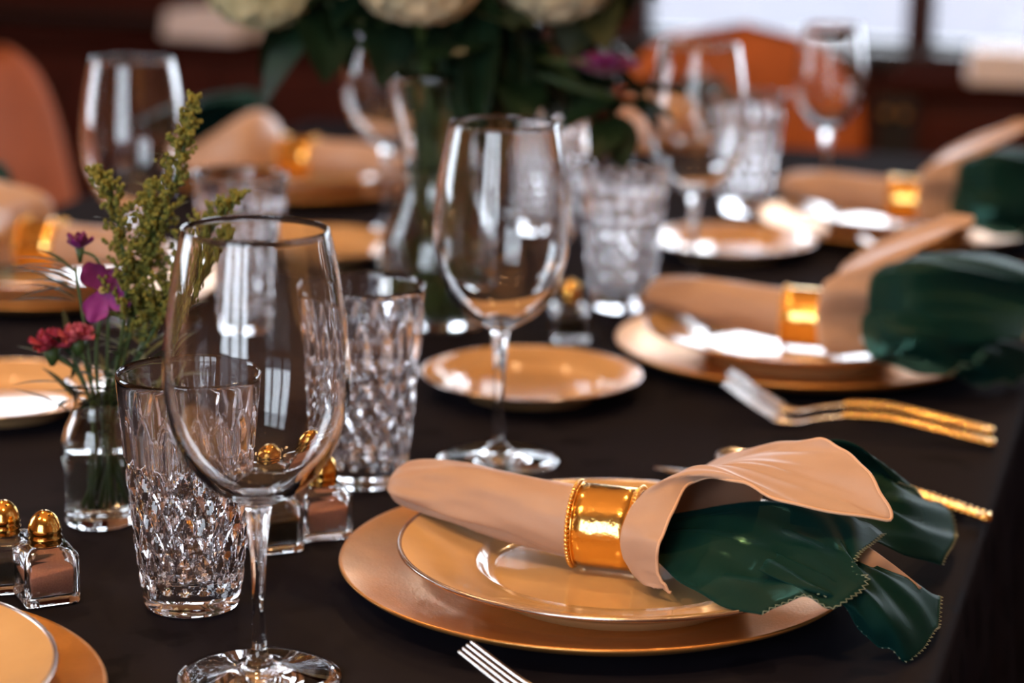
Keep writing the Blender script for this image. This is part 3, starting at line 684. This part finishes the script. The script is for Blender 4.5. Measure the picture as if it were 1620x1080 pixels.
# cutlery
fk = fork(); fk['group'] = 'gold-handled forks'; kn = knife(); kn['group'] = 'gold-handled knives'; so = spoon(); so['group'] = 'gold-handled spoons'
put(fk, 'silver fork with gold handle at the bottom edge, tines in view', -.363, 1.143, .0008, -.10)
put(fk, 'farther gold-handled fork in front of the second right-hand setting', -.350, 1.822, .0008, -.085)
put(fk, 'nearer gold-handled fork in front of the second right-hand setting', -.346, 1.785, .0008, -.075)
put(kn, 'gold beaded-handle knife behind the nearest napkin', -.364, 1.614, .0008, -.13)
put(so, 'gold beaded-handle spoon behind the nearest napkin, tip showing above it', -.322, 1.633, .0008, -.30)
put(kn, 'gold beaded-handle knife behind the second right-hand setting', -.350, 2.235, .0008, -.08)
put(so, 'gold beaded-handle spoon behind the second right-hand setting', -.335, 2.275, .0008, -.10)
put(fk, 'gold beaded-handle fork in front of the third right-hand setting', -.335, 2.478, .0008, -.05)
# glasses
gb = goblet(); gb['group'] = 'empty wine glasses'
GL = [(-.482, 1.131, 1.006, 'large clear wine glass in the left foreground, sharp and nearest the camera'),
      (-.484, 1.602, 1, 'clear wine glass in the middle of the table, before the tall bouquet'),
      (-.478, 2.265, .985, 'blurred wine glass right of the bouquet, stem before a bread plate'),
      (-.440, 2.885, .86, 'smaller blurred wine glass farthest to the right, before the far leather chair'),
      (-.950, 1.940, .965, 'blurred wine glass at the upper left above the small flowers'),
      (-.880, 2.450, 1, 'blurred wine glass immediately left of the bouquet stems'),
      (-.752, 2.640, 1, 'blurred wine glass seen behind the bouquet, right of its stems')]
for u, v, s, l in GL:
    o = put(gb, l, u, v, .0004, random.random())
    o.scale = (s, s, s)
tm = tumbler(); tm['group'] = 'cut crystal tumblers'
for u, v, l in ((-.570, 1.232, 'cut crystal tumbler in the left foreground behind the nearest wine glass'), (-.561, 1.517, 'cut crystal tumbler between the two nearest wine glasses, with diamond cuts'),
                (-.528, 2.165, 'blurred cut crystal tumbler right of the middle wine glass'), (-.519, 2.760, 'blurred cut crystal tumbler behind the third wine glass on the right'),
                (-.844, 1.945, 'blurred cut crystal tumbler behind the rim of the nearest wine glass'), (-.700, 2.500, 'blurred cut crystal tumbler behind the upper part of the middle wine glass')):
    put(tm, l, u, v, .0004, random.random()*.4)
ss = shaker(SALT, 'salt_shaker', 'salt'); ss['group'] = 'salt shakers'; ps = shaker(PEPPER, 'pepper_shaker', 'pepper'); ps['group'] = 'pepper shakers'
put(ss, 'square glass salt shaker with pink salt and gold cap at the left edge', -.660, 1.212, .0004, .75)
put(ps, 'square glass pepper shaker with gold cap cut off by the left edge', -.694, 1.222, .0004, .55)
put(ps, 'square glass pepper shaker with gold cap behind the nearest wine glass stem', -.566, 1.352, .0004, .70)
put(ss, 'square glass salt shaker behind the nearest wine glass, partly hidden by its twin', -.545, 1.390, .0004, .65)
put(ps, 'blurred pepper shaker with amber gold cap between middle wine glass and crystal tumbler', -.541, 2.015, .0004, .4)

# ---------------------------------------------------------------- flowers
def leafmesh(L, w, curl=.2, fold=.25, n=10, serr=0):
    G = []
    for i in range(n+1):
        k = i/n; hw = w*math.sin(math.pi*min(1, k*.97+.015))**.75*(1-.35*k); row = []
        for j in range(7):
            s = (j-3)/3; ss_ = serr*(1 if i % 2 else -1)*(abs(s) > .9)
            row.append((L*k, s*(hw+ss_), -curl*L*k*k+fold*hw*abs(s)))
        G.append(row)
    return np.array(G)
def place(G, loc, yaw, pitch, roll=0):
    M = Matrix.Rotation(yaw, 3, 'Z') @ Matrix.Rotation(-pitch, 3, 'Y') @ Matrix.Rotation(roll, 3, 'X')
    A = np.array(M); return G @ A.T+np.array(loc)
def leaf_obj(name, m, parent, loc, yaw, pitch, L, w, curl=.2, fold=.25, roll=0):
    v, f = grid(place(leafmesh(L, w, curl, fold), loc, yaw, pitch, roll)); return obj(name, mesh(name, v, f), m, parent)
def stem_obj(pts, r, parent, m=STEM):
    b = np.array(pts[0], float)
    if np.hypot(b[0], b[1]) < .009: b[:2] *= 2.4; pts = [b]+list(pts[1:])     # stem ends spread out on the vase floor
    v, f = tube(cr(pts, 6), r, 7); return obj('stem', mesh('stem', v, f), m, parent)
CAMD = math.atan2(-1, .51)                   # towards the camera seen from the vase
def petal(L, w, cup=.3, n=8, ruffle=0, seed=0):
    G = []
    for i in range(n+1):
        k = i/n; hw = w*(math.sin(math.pi*min(.93, .08+k*.80))**.8)*(.45+.65*k); row = []
        for j in range(9):
            s = (j-4)/4; row.append((L*k*(1-.16*s*s*k), s*hw, cup*L*(k*k)*.5+cup*hw*s*s*.6+ruffle*k*k*math.sin(s*6+seed)))
        G.append(row)
    return np.array(G)
BV = (-.700, 1.365)
# the bud vase
bv = thing('bud_vase', 'small clear glass bud vase with waisted neck at the left, holding the little flowers', 'vase', Z(*BV))
bo = cr([(0, .0005), (.0200, .0006), (.0236, .0020), (.0240, .0060), (.0236, .0200), (.0233, .0330), (.0238, .0390), (.0254, .0480), (.0252, .0580), (.0222, .0690), (.0180, .0785), (.0160, .0850), (.0168, .0920), (.0200, .0985), (.0226, .1015)], 4)
bi = cr([(.0216, .1018), (.0190, .0990), (.0155, .0925), (.0145, .0855), (.0164, .0780), (.0206, .0680), (.0236, .0575), (.0238, .0485), (.0222, .0400), (.0216, .0330), (.0218, .0200), (.0212, .0130), (.0170, .0105), (0, .0098)], 4)
lathe_obj('glass_body', [tuple(p) for p in bo]+[tuple(p) for p in bi], GLASS, bv, 72)
wi_ = [(0, .0096)]+[(r+.0003, z) for r, z in [(.0170, .0103), (.0212, .0130), (.0218, .0200), (.0216, .0330), (.0222, .0400), (.0238, .0485)]]
lathe_obj('water', wi_+[(.0236, .0540), (.0225, .0536), (0, .0535)], WATER, bv, 72)
def flower_thing(name, label, cat, vase, group=None): return thing(name, label, cat, Z(*vase), 0, group)
# the four-petalled stock flower facing the camera
t = flower_thing('stock_flower', 'open four-petalled purple flower with yellow centre facing the camera in the bud vase', 'flower', BV, 'purple stock flowers')
c = np.array([.008, -.004, .166])
stem_obj([(.004, .004, .014), (.003, .002, .06), (.001, -.002, .12), c-[0, -.004, .004]], .0013, t)
fd = np.array([.456, -.89, 0]); rt = np.array([.89, .456, 0]); upv = np.array([0, 0, 1.])
def face_petal(G, c, ang, tilt, fd, rt):
    e1 = rt*math.cos(ang)+upv*math.sin(ang); e2 = -rt*math.sin(ang)+upv*math.cos(ang)
    e1t = e1*math.cos(tilt)+fd*math.sin(tilt); e3 = fd*math.cos(tilt)-e1*math.sin(tilt)
    return c+G[..., :1]*e1t+G[..., 1:2]*e2+G[..., 2:3]*e3
for k, (a, L, w, m) in enumerate(((118, .0225, .0115, PURPLED), (50, .019, .0095, PURPLED), (-112, .0235, .0110, PURPLE), (-28, .0215, .0105, PURPLE))):
    v, f = grid(face_petal(petal(L, w, .15, ruffle=.0012, seed=k), c, math.radians(a), .12, fd, rt)); obj('petal', mesh('petal', v, f), m, t)
a_ = Acc()
for k in range(7): a_.add(ico(c+fd*.002+rt*.0016*math.cos(k)+upv*.0016*math.sin(k), .0013))
a_.obj('flower_centre', YCENTRE, t)
t = flower_thing('stock_flower', 'small purple flower in side view, topmost at the left of the bud vase', 'flower', BV, 'purple stock flowers')
c = np.array([-.007, -.006, .196]); stem_obj([(.002, .006, .014), (.006, .003, .09), (.010, .0, .16), (.004, -.003, .186), c-[0, 0, .004]], .0011, t)
for k in range(6):
    v, f = grid(place(petal(.0125, .0062, .6, ruffle=.0015, seed=k), c-[.001, 0, .003], k*1.05+.4, .35+.35*(k % 2))); obj('petal', mesh('petal', v, f), PURPLED if k % 2 else PURPLE, t)
v, f = tube([c-[0, 0, .012], c-[0, 0, .002]], [.0012, .0034], 8); obj('calyx', mesh('calyx', v, f), STEM, t)
def carnation(label, c, m, pts, R, seed):
    rg = random.Random(seed); t = flower_thing('carnation', label, 'flower', BV, 'red carnations'); c = np.array(c)
    stem_obj(pts+[c-[0, 0, R*.5]], .0013, t)
    for k in range(16):
        ring = k/16; tilt = 1.25-1.25*ring; L = R*(.75+.3*ring)
        v, f = grid(place(petal(L, L*.48, .35, ruffle=.0022, seed=k), c-[0, 0, R*.35], k*2.4, tilt-.15)); obj('petal', mesh('petal', v, f), m, t)
    v, f = tube([c-[0, 0, R*1.1], c-[0, 0, R*.75], c-[0, 0, R*.3]], [.0018, .0050, .0062], 10); obj('calyx', mesh('calyx', v, f), STEM, t)
    return t
carnation('dark red carnation lowest at the left of the bud vase', (-.0265, -.013, .131), RED, [(-.004, .004, .014), (-.002, 0, .07), (-.010, -.006, .105)], .0170, 1)
carnation('pinkish red carnation beside the dark red one in the bud vase', (-.0095, -.008, .136), PINKRED, [(0, -.004, .014), (-.001, -.002, .08), (-.004, -.006, .11)], .0150, 2)
def goldenrod(label, pts, seed, n, nb, spread):
    rg = random.Random(seed); t = flower_thing('goldenrod', label, 'flower', BV, 'goldenrod sprigs')
    c = cr(pts, 10); stem_obj(pts, .0012, t); a = Acc(); b = Acc(); tot = len(c)
    for i in range(n):
        k = i/n; u = (.42+.58*k)*(tot-1); j = min(int(u), tot-2); p = c[j]+(c[j+1]-c[j])*(u-j)
        L = spread*1.25*(1-k)**.7*(.6+.5*rg.random())+.005; az = i*2.4+rg.random()*.5; el = .75+.4*rg.random()
        q = [p+np.array([math.cos(az)*math.cos(el)*L*s, math.sin(az)*math.cos(el)*L*s, math.sin(el)*L*s-.12*L*s*s]) for s in np.linspace(0, 1, 5)]
        b.add(tube(q, .0004, 4))
        for m in range(nb):
            s = .15+.85*m/nb; jj = min(int(s*4), 3); r = q[jj]+(q[jj+1]-q[jj])*(s*4-jj)+np.array([rg.gauss(0, .0012), rg.gauss(0, .0012), rg.gauss(0, .0012)])
            a.add(ico(r, (.0010+.0008*rg.random(), .0010+.0008*rg.random(), .0014+.0009*rg.random())))
    b.obj('side_branches', STEM, t)['kind'] = 'stuff'; a.obj('buds', GOLDROD, t)['kind'] = 'stuff'
    for i in range(16):
        u = (.22+.04*i)*(tot-1); p = c[int(u)]; leaf_obj('leaf', STEM, t, p, i*2.3+seed, .5+.3*rg.random(), .026, .0028, .3, .1)
    return t
goldenrod('tallest goldenrod sprig, leaning right in the bud vase', [(-.004, .006, .014), (.006, .004, .08), (.030, .008, .17), (.055, .012, .24), (.070, .016, .298)], 1, 52, 18, .023)
goldenrod('leftmost goldenrod sprig in the bud vase, its tip bent left', [(.004, -.004, .014), (.010, -.002, .08), (.024, -.002, .16), (.018, -.002, .22), (.002, -.003, .247)], 2, 40, 15, .020)
goldenrod('short goldenrod sprig between the leftmost and the tallest one', [(.002, .004, .014), (.010, .004, .08), (.030, .006, .16), (.038, .006, .20), (.040, .006, .240)], 3, 38, 15, .018)
goldenrod('goldenrod sprig bending far right above the nearest tumbler', [(.0, .0, .014), (.012, .004, .08), (.045, .014, .16), (.075, .020, .205), (.098, .024, .232)], 4, 44, 15, .022)
goldenrod('lower goldenrod sprig at the right of the bud vase, hidden behind the wine glass', [(-.003, -.002, .014), (.012, .004, .08), (.040, .010, .14), (.066, .014, .175), (.092, .02, .205)], 5, 42, 15, .022)
for nm, pts, yaw, lab in (('l', [(.0, -.006, .014), (-.002, -.004, .10), (-.012, -.004, .180)], 0, 'narrow dark leafy sprig at the left of the bud vase below the small purple flower'), ('r', [(.006, .004, .014), (.010, .004, .08), (.030, .010, .125)], 2.6, 'narrow green leafy sprig in the bud vase below the goldenrod'), ('c', [(-.003, .003, .014), (-.004, .0, .08), (-.016, -.006, .122)], 2.2, 'dark leafy sprig just below the red carnations in the bud vase'), ('m', [(.002, .002, .014), (.004, .002, .08), (.010, .0, .11)], 1.3, 'short dark leafy sprig low in the neck of the bud vase')):
    t = flower_thing('leafy_sprig', lab, 'foliage', BV, 'leafy sprigs'); stem_obj(pts, .0011, t); rg = random.Random(len(lab)); e = np.array(pts[-1])
    for k in range(13):
        q = e-np.array([0, 0, .004*k]) if nm != 'l' else e-np.array([0, 0, .002*k])
        leaf_obj('leaf', LEAF if nm != 'r' else STEM, t, q, (math.pi+.7*math.sin(k*2.1)+.25) if nm == 'l' else yaw+k*2.4, (.1+.55*rg.random()) if nm == 'l' else .3+.6*rg.random(), .036+.012*rg.random(), .0030, .25, .15)

# the tall centre bouquet
CV = (-.678, 2.035)
cv = thing('bouquet_vase', 'clear glass vase with full round base standing mid-table, holding the tall bouquet', 'vase', Z(*CV))
bo = cr([(0, .0006), (.040, .0008), (.0475, .003), (.052, .012), (.0560, .035), (.0570, .060), (.0530, .085), (.0430, .108), (.0350, .128), (.0330, .145), (.0360, .170), (.0430, .205), (.0510, .245)], 4)
bi = cr([(.0494, .2455), (.0412, .205), (.0338, .170), (.0308, .145), (.0328, .128), (.0408, .108), (.0508, .085), (.0548, .060), (.0538, .035), (.0495, .016), (.040, .010), (0, .0095)], 4)
lathe_obj('glass_body', [tuple(p) for p in bo]+[tuple(p) for p in bi], GLASS, cv, 72)
lathe_obj('water', [(0, .0093), (.0403, .0098), (.0498, .016), (.0541, .035), (.0551, .060), (.0511, .085), (.0411, .108), (.0331, .128), (.0311, .145), (.0325, .158), (.031, .1577), (0, .1575)], WATER, cv, 72)
def bstem(t, top, k, r=.0034, m=STEM):
    a = k*2.4; top = np.array(top); base = np.array([.034*math.cos(a), .034*math.sin(a), .016]); nk = np.array([-.016*math.cos(a), -.016*math.sin(a), .140])
    up = np.array([0, 0, .245]); q = top[:2]*.45; l = float(np.hypot(*q)); q = q*min(1, .040/max(l, 1e-6)); up[:2] = q+nk[:2]*-.3
    return stem_obj([base, base*.4+nk*.6+[0, 0, -.03], nk, up, top], r*1.15, t, m)
FL = Acc().add((lambda G: (G[0], G[1]))(grid(petal(.011, .0068, .25, 3))))
def hydrangea(label, c, R, m, k, n=150, seed=0, squash=.8):
    rg = random.Random(seed); t = thing('hydrangea', label, 'flower', Z(*CV), 0, 'cream hydrangeas'); c = np.array(c); bstem(t, c-[0, 0, R*.5], k, .0042)
    V, F = grid(petal(.0125, .0078, .25, 3)); V = np.array(V); a = Acc()
    for i in range(n):
        z = 1-2*(i+.5)/n; ph = i*2.39996; d = np.array([math.sqrt(1-z*z)*math.cos(ph), math.sqrt(1-z*z)*math.sin(ph), z])
        e1 = np.cross(d, [.3, .2, .9]); e1 /= np.linalg.norm(e1); e2 = np.cross(d, e1); p = c+d*R*np.array([1, 1, squash])*(.9+.12*rg.random()); r0_ = rg.random()*6
        for q in range(4):
            b = r0_+q*P90; x = e1*math.cos(b)+e2*math.sin(b); y = np.cross(d, x)
            a.add((p+V[:, :1]*x+V[:, 1:2]*y+V[:, 2:]*d, F))
    o = a.obj('florets', m, t); o['kind'] = 'stuff'
    v, f = ico(c, (R*.86, R*.86, R*.86*squash)); o = obj('flower_heart', mesh('flower_heart', v, f), m, t); o.modifiers.new('s', 'SUBSURF').levels = 2; o.modifiers['s'].render_levels = 2
    return t
hydrangea('greenish white hydrangea drooping at the left of the tall bouquet', (-.140, -.100, .328), .050, HYDG, 0, 170, 1)
hydrangea('cream hydrangea at the front middle of the tall bouquet', (.006, -.085, .345), .060, HYDR, 1, 170, 2)
hydrangea('cream hydrangea at the right of the tall bouquet above the wine glass', (.098, .030, .345), .066, HYDR, 2, 180, 3)
t = thing('dahlia', 'purple dahlia hanging low at the right of the tall bouquet', 'flower', Z(*CV), 0, 'bouquet flowers'); c = np.array([.160, .0, .247]); bstem(t, c+[0, 0, .012], 3, .003)
for k in range(34):
    ring = k//12; v, f = grid(place(petal(.036-.008*ring, .0085, .5), c, k*2.39996, .12+.38*ring)); obj('petal', mesh('petal', v, f), PURPLED if k % 3 else PURPLE, t)
BR = [('broad dark leafy branch in the middle of the tall bouquet', (.060, .005, .275), 4, LEAF, 9, .11, .042, 1.1), ('broad dark leafy branch at the upper left of the tall bouquet', (-.075, -.035, .355), 5, LEAF, 8, .10, .038, 2.6),
      ('olive leafy branch at the upper right of the tall bouquet', (.125, .075, .345), 6, LEAF2, 9, .085, .036, .3), ('dark leafy branch hanging at the right of the tall bouquet', (.115, .11, .27), 7, LEAF, 9, .075, .032, -.4),
      ('dark leafy branch hanging low at the far left of the tall bouquet', (-.095, -.070, .315), 8, LEAF, 6, .085, .034, 3.0), ('small dark leafy branch below the purple dahlia of the tall bouquet', (.165, .02, .225), 23, LEAF, 9, .060, .024, .5), ('dark leafy branch right of the tall bouquet stems, its big leaves hanging down', (.055, -.03, .325), 24, LEAF, 7, .13, .046, .9), ('dark leafy branch at the back of the tall bouquet', (.02, .10, .32), 9, LEAF, 9, .11, .042, 1.6),
      ('upright leafy branch behind the right hydrangea of the tall bouquet', (.130, .115, .365), 10, LEAF2, 8, .085, .036, .8), ('dark leafy branch at the front left of the tall bouquet, above its stems', (-.040, -.03, .335), 11, LEAF, 8, .08, .034, 4.2)]
for lab, e, k, m, n, L, w, yaw in BR:
    t = thing('leafy_branch', lab, 'foliage', Z(*CV), 0, 'leafy branches in the tall bouquet'); e = np.array(e); bstem(t, e, k, .0038); rg = random.Random(k)
    for i in range(n):
        y = yaw+(i*2.4 if i else 0); q = e+np.array([0, 0, -.008*(i % 4)])
        leaf_obj('leaf', m, t, q, y, rg.uniform(-.9, .45) if k != 24 else rg.uniform(-1.35, -1.0), L*rg.uniform(.75, 1.1), w*rg.uniform(.8, 1.05), .35, .22, rg.uniform(-.4, .4))
for k in range(12, 22):                       # bare lower stems of the bunch
    t = thing('leafy_branch', ['thin green stem with two leaves, %s of the tall bouquet' % w for w in ('left of centre', 'at the front', 'right of centre', 'at the back', 'at the outer left', 'at the outer right', 'at the front left', 'at the front right', 'at the back left', 'at the back right')][k-12], 'foliage', Z(*CV), 0, 'leafy branches in the tall bouquet')
    a = k*1.3; e = np.array([.045*math.cos(a), .045*math.sin(a), .30]); bstem(t, e, k, .0046)
    for i in range(2): leaf_obj('leaf', LEAF, t, e, a+i*2.5, .2, .07, .024, .3, .2)
    leaf_obj('leaf', STEM, t, (.012*math.cos(a), .012*math.sin(a), .030+.004*(k % 5)), a, 1.0, .050, .013, -.15, .2)
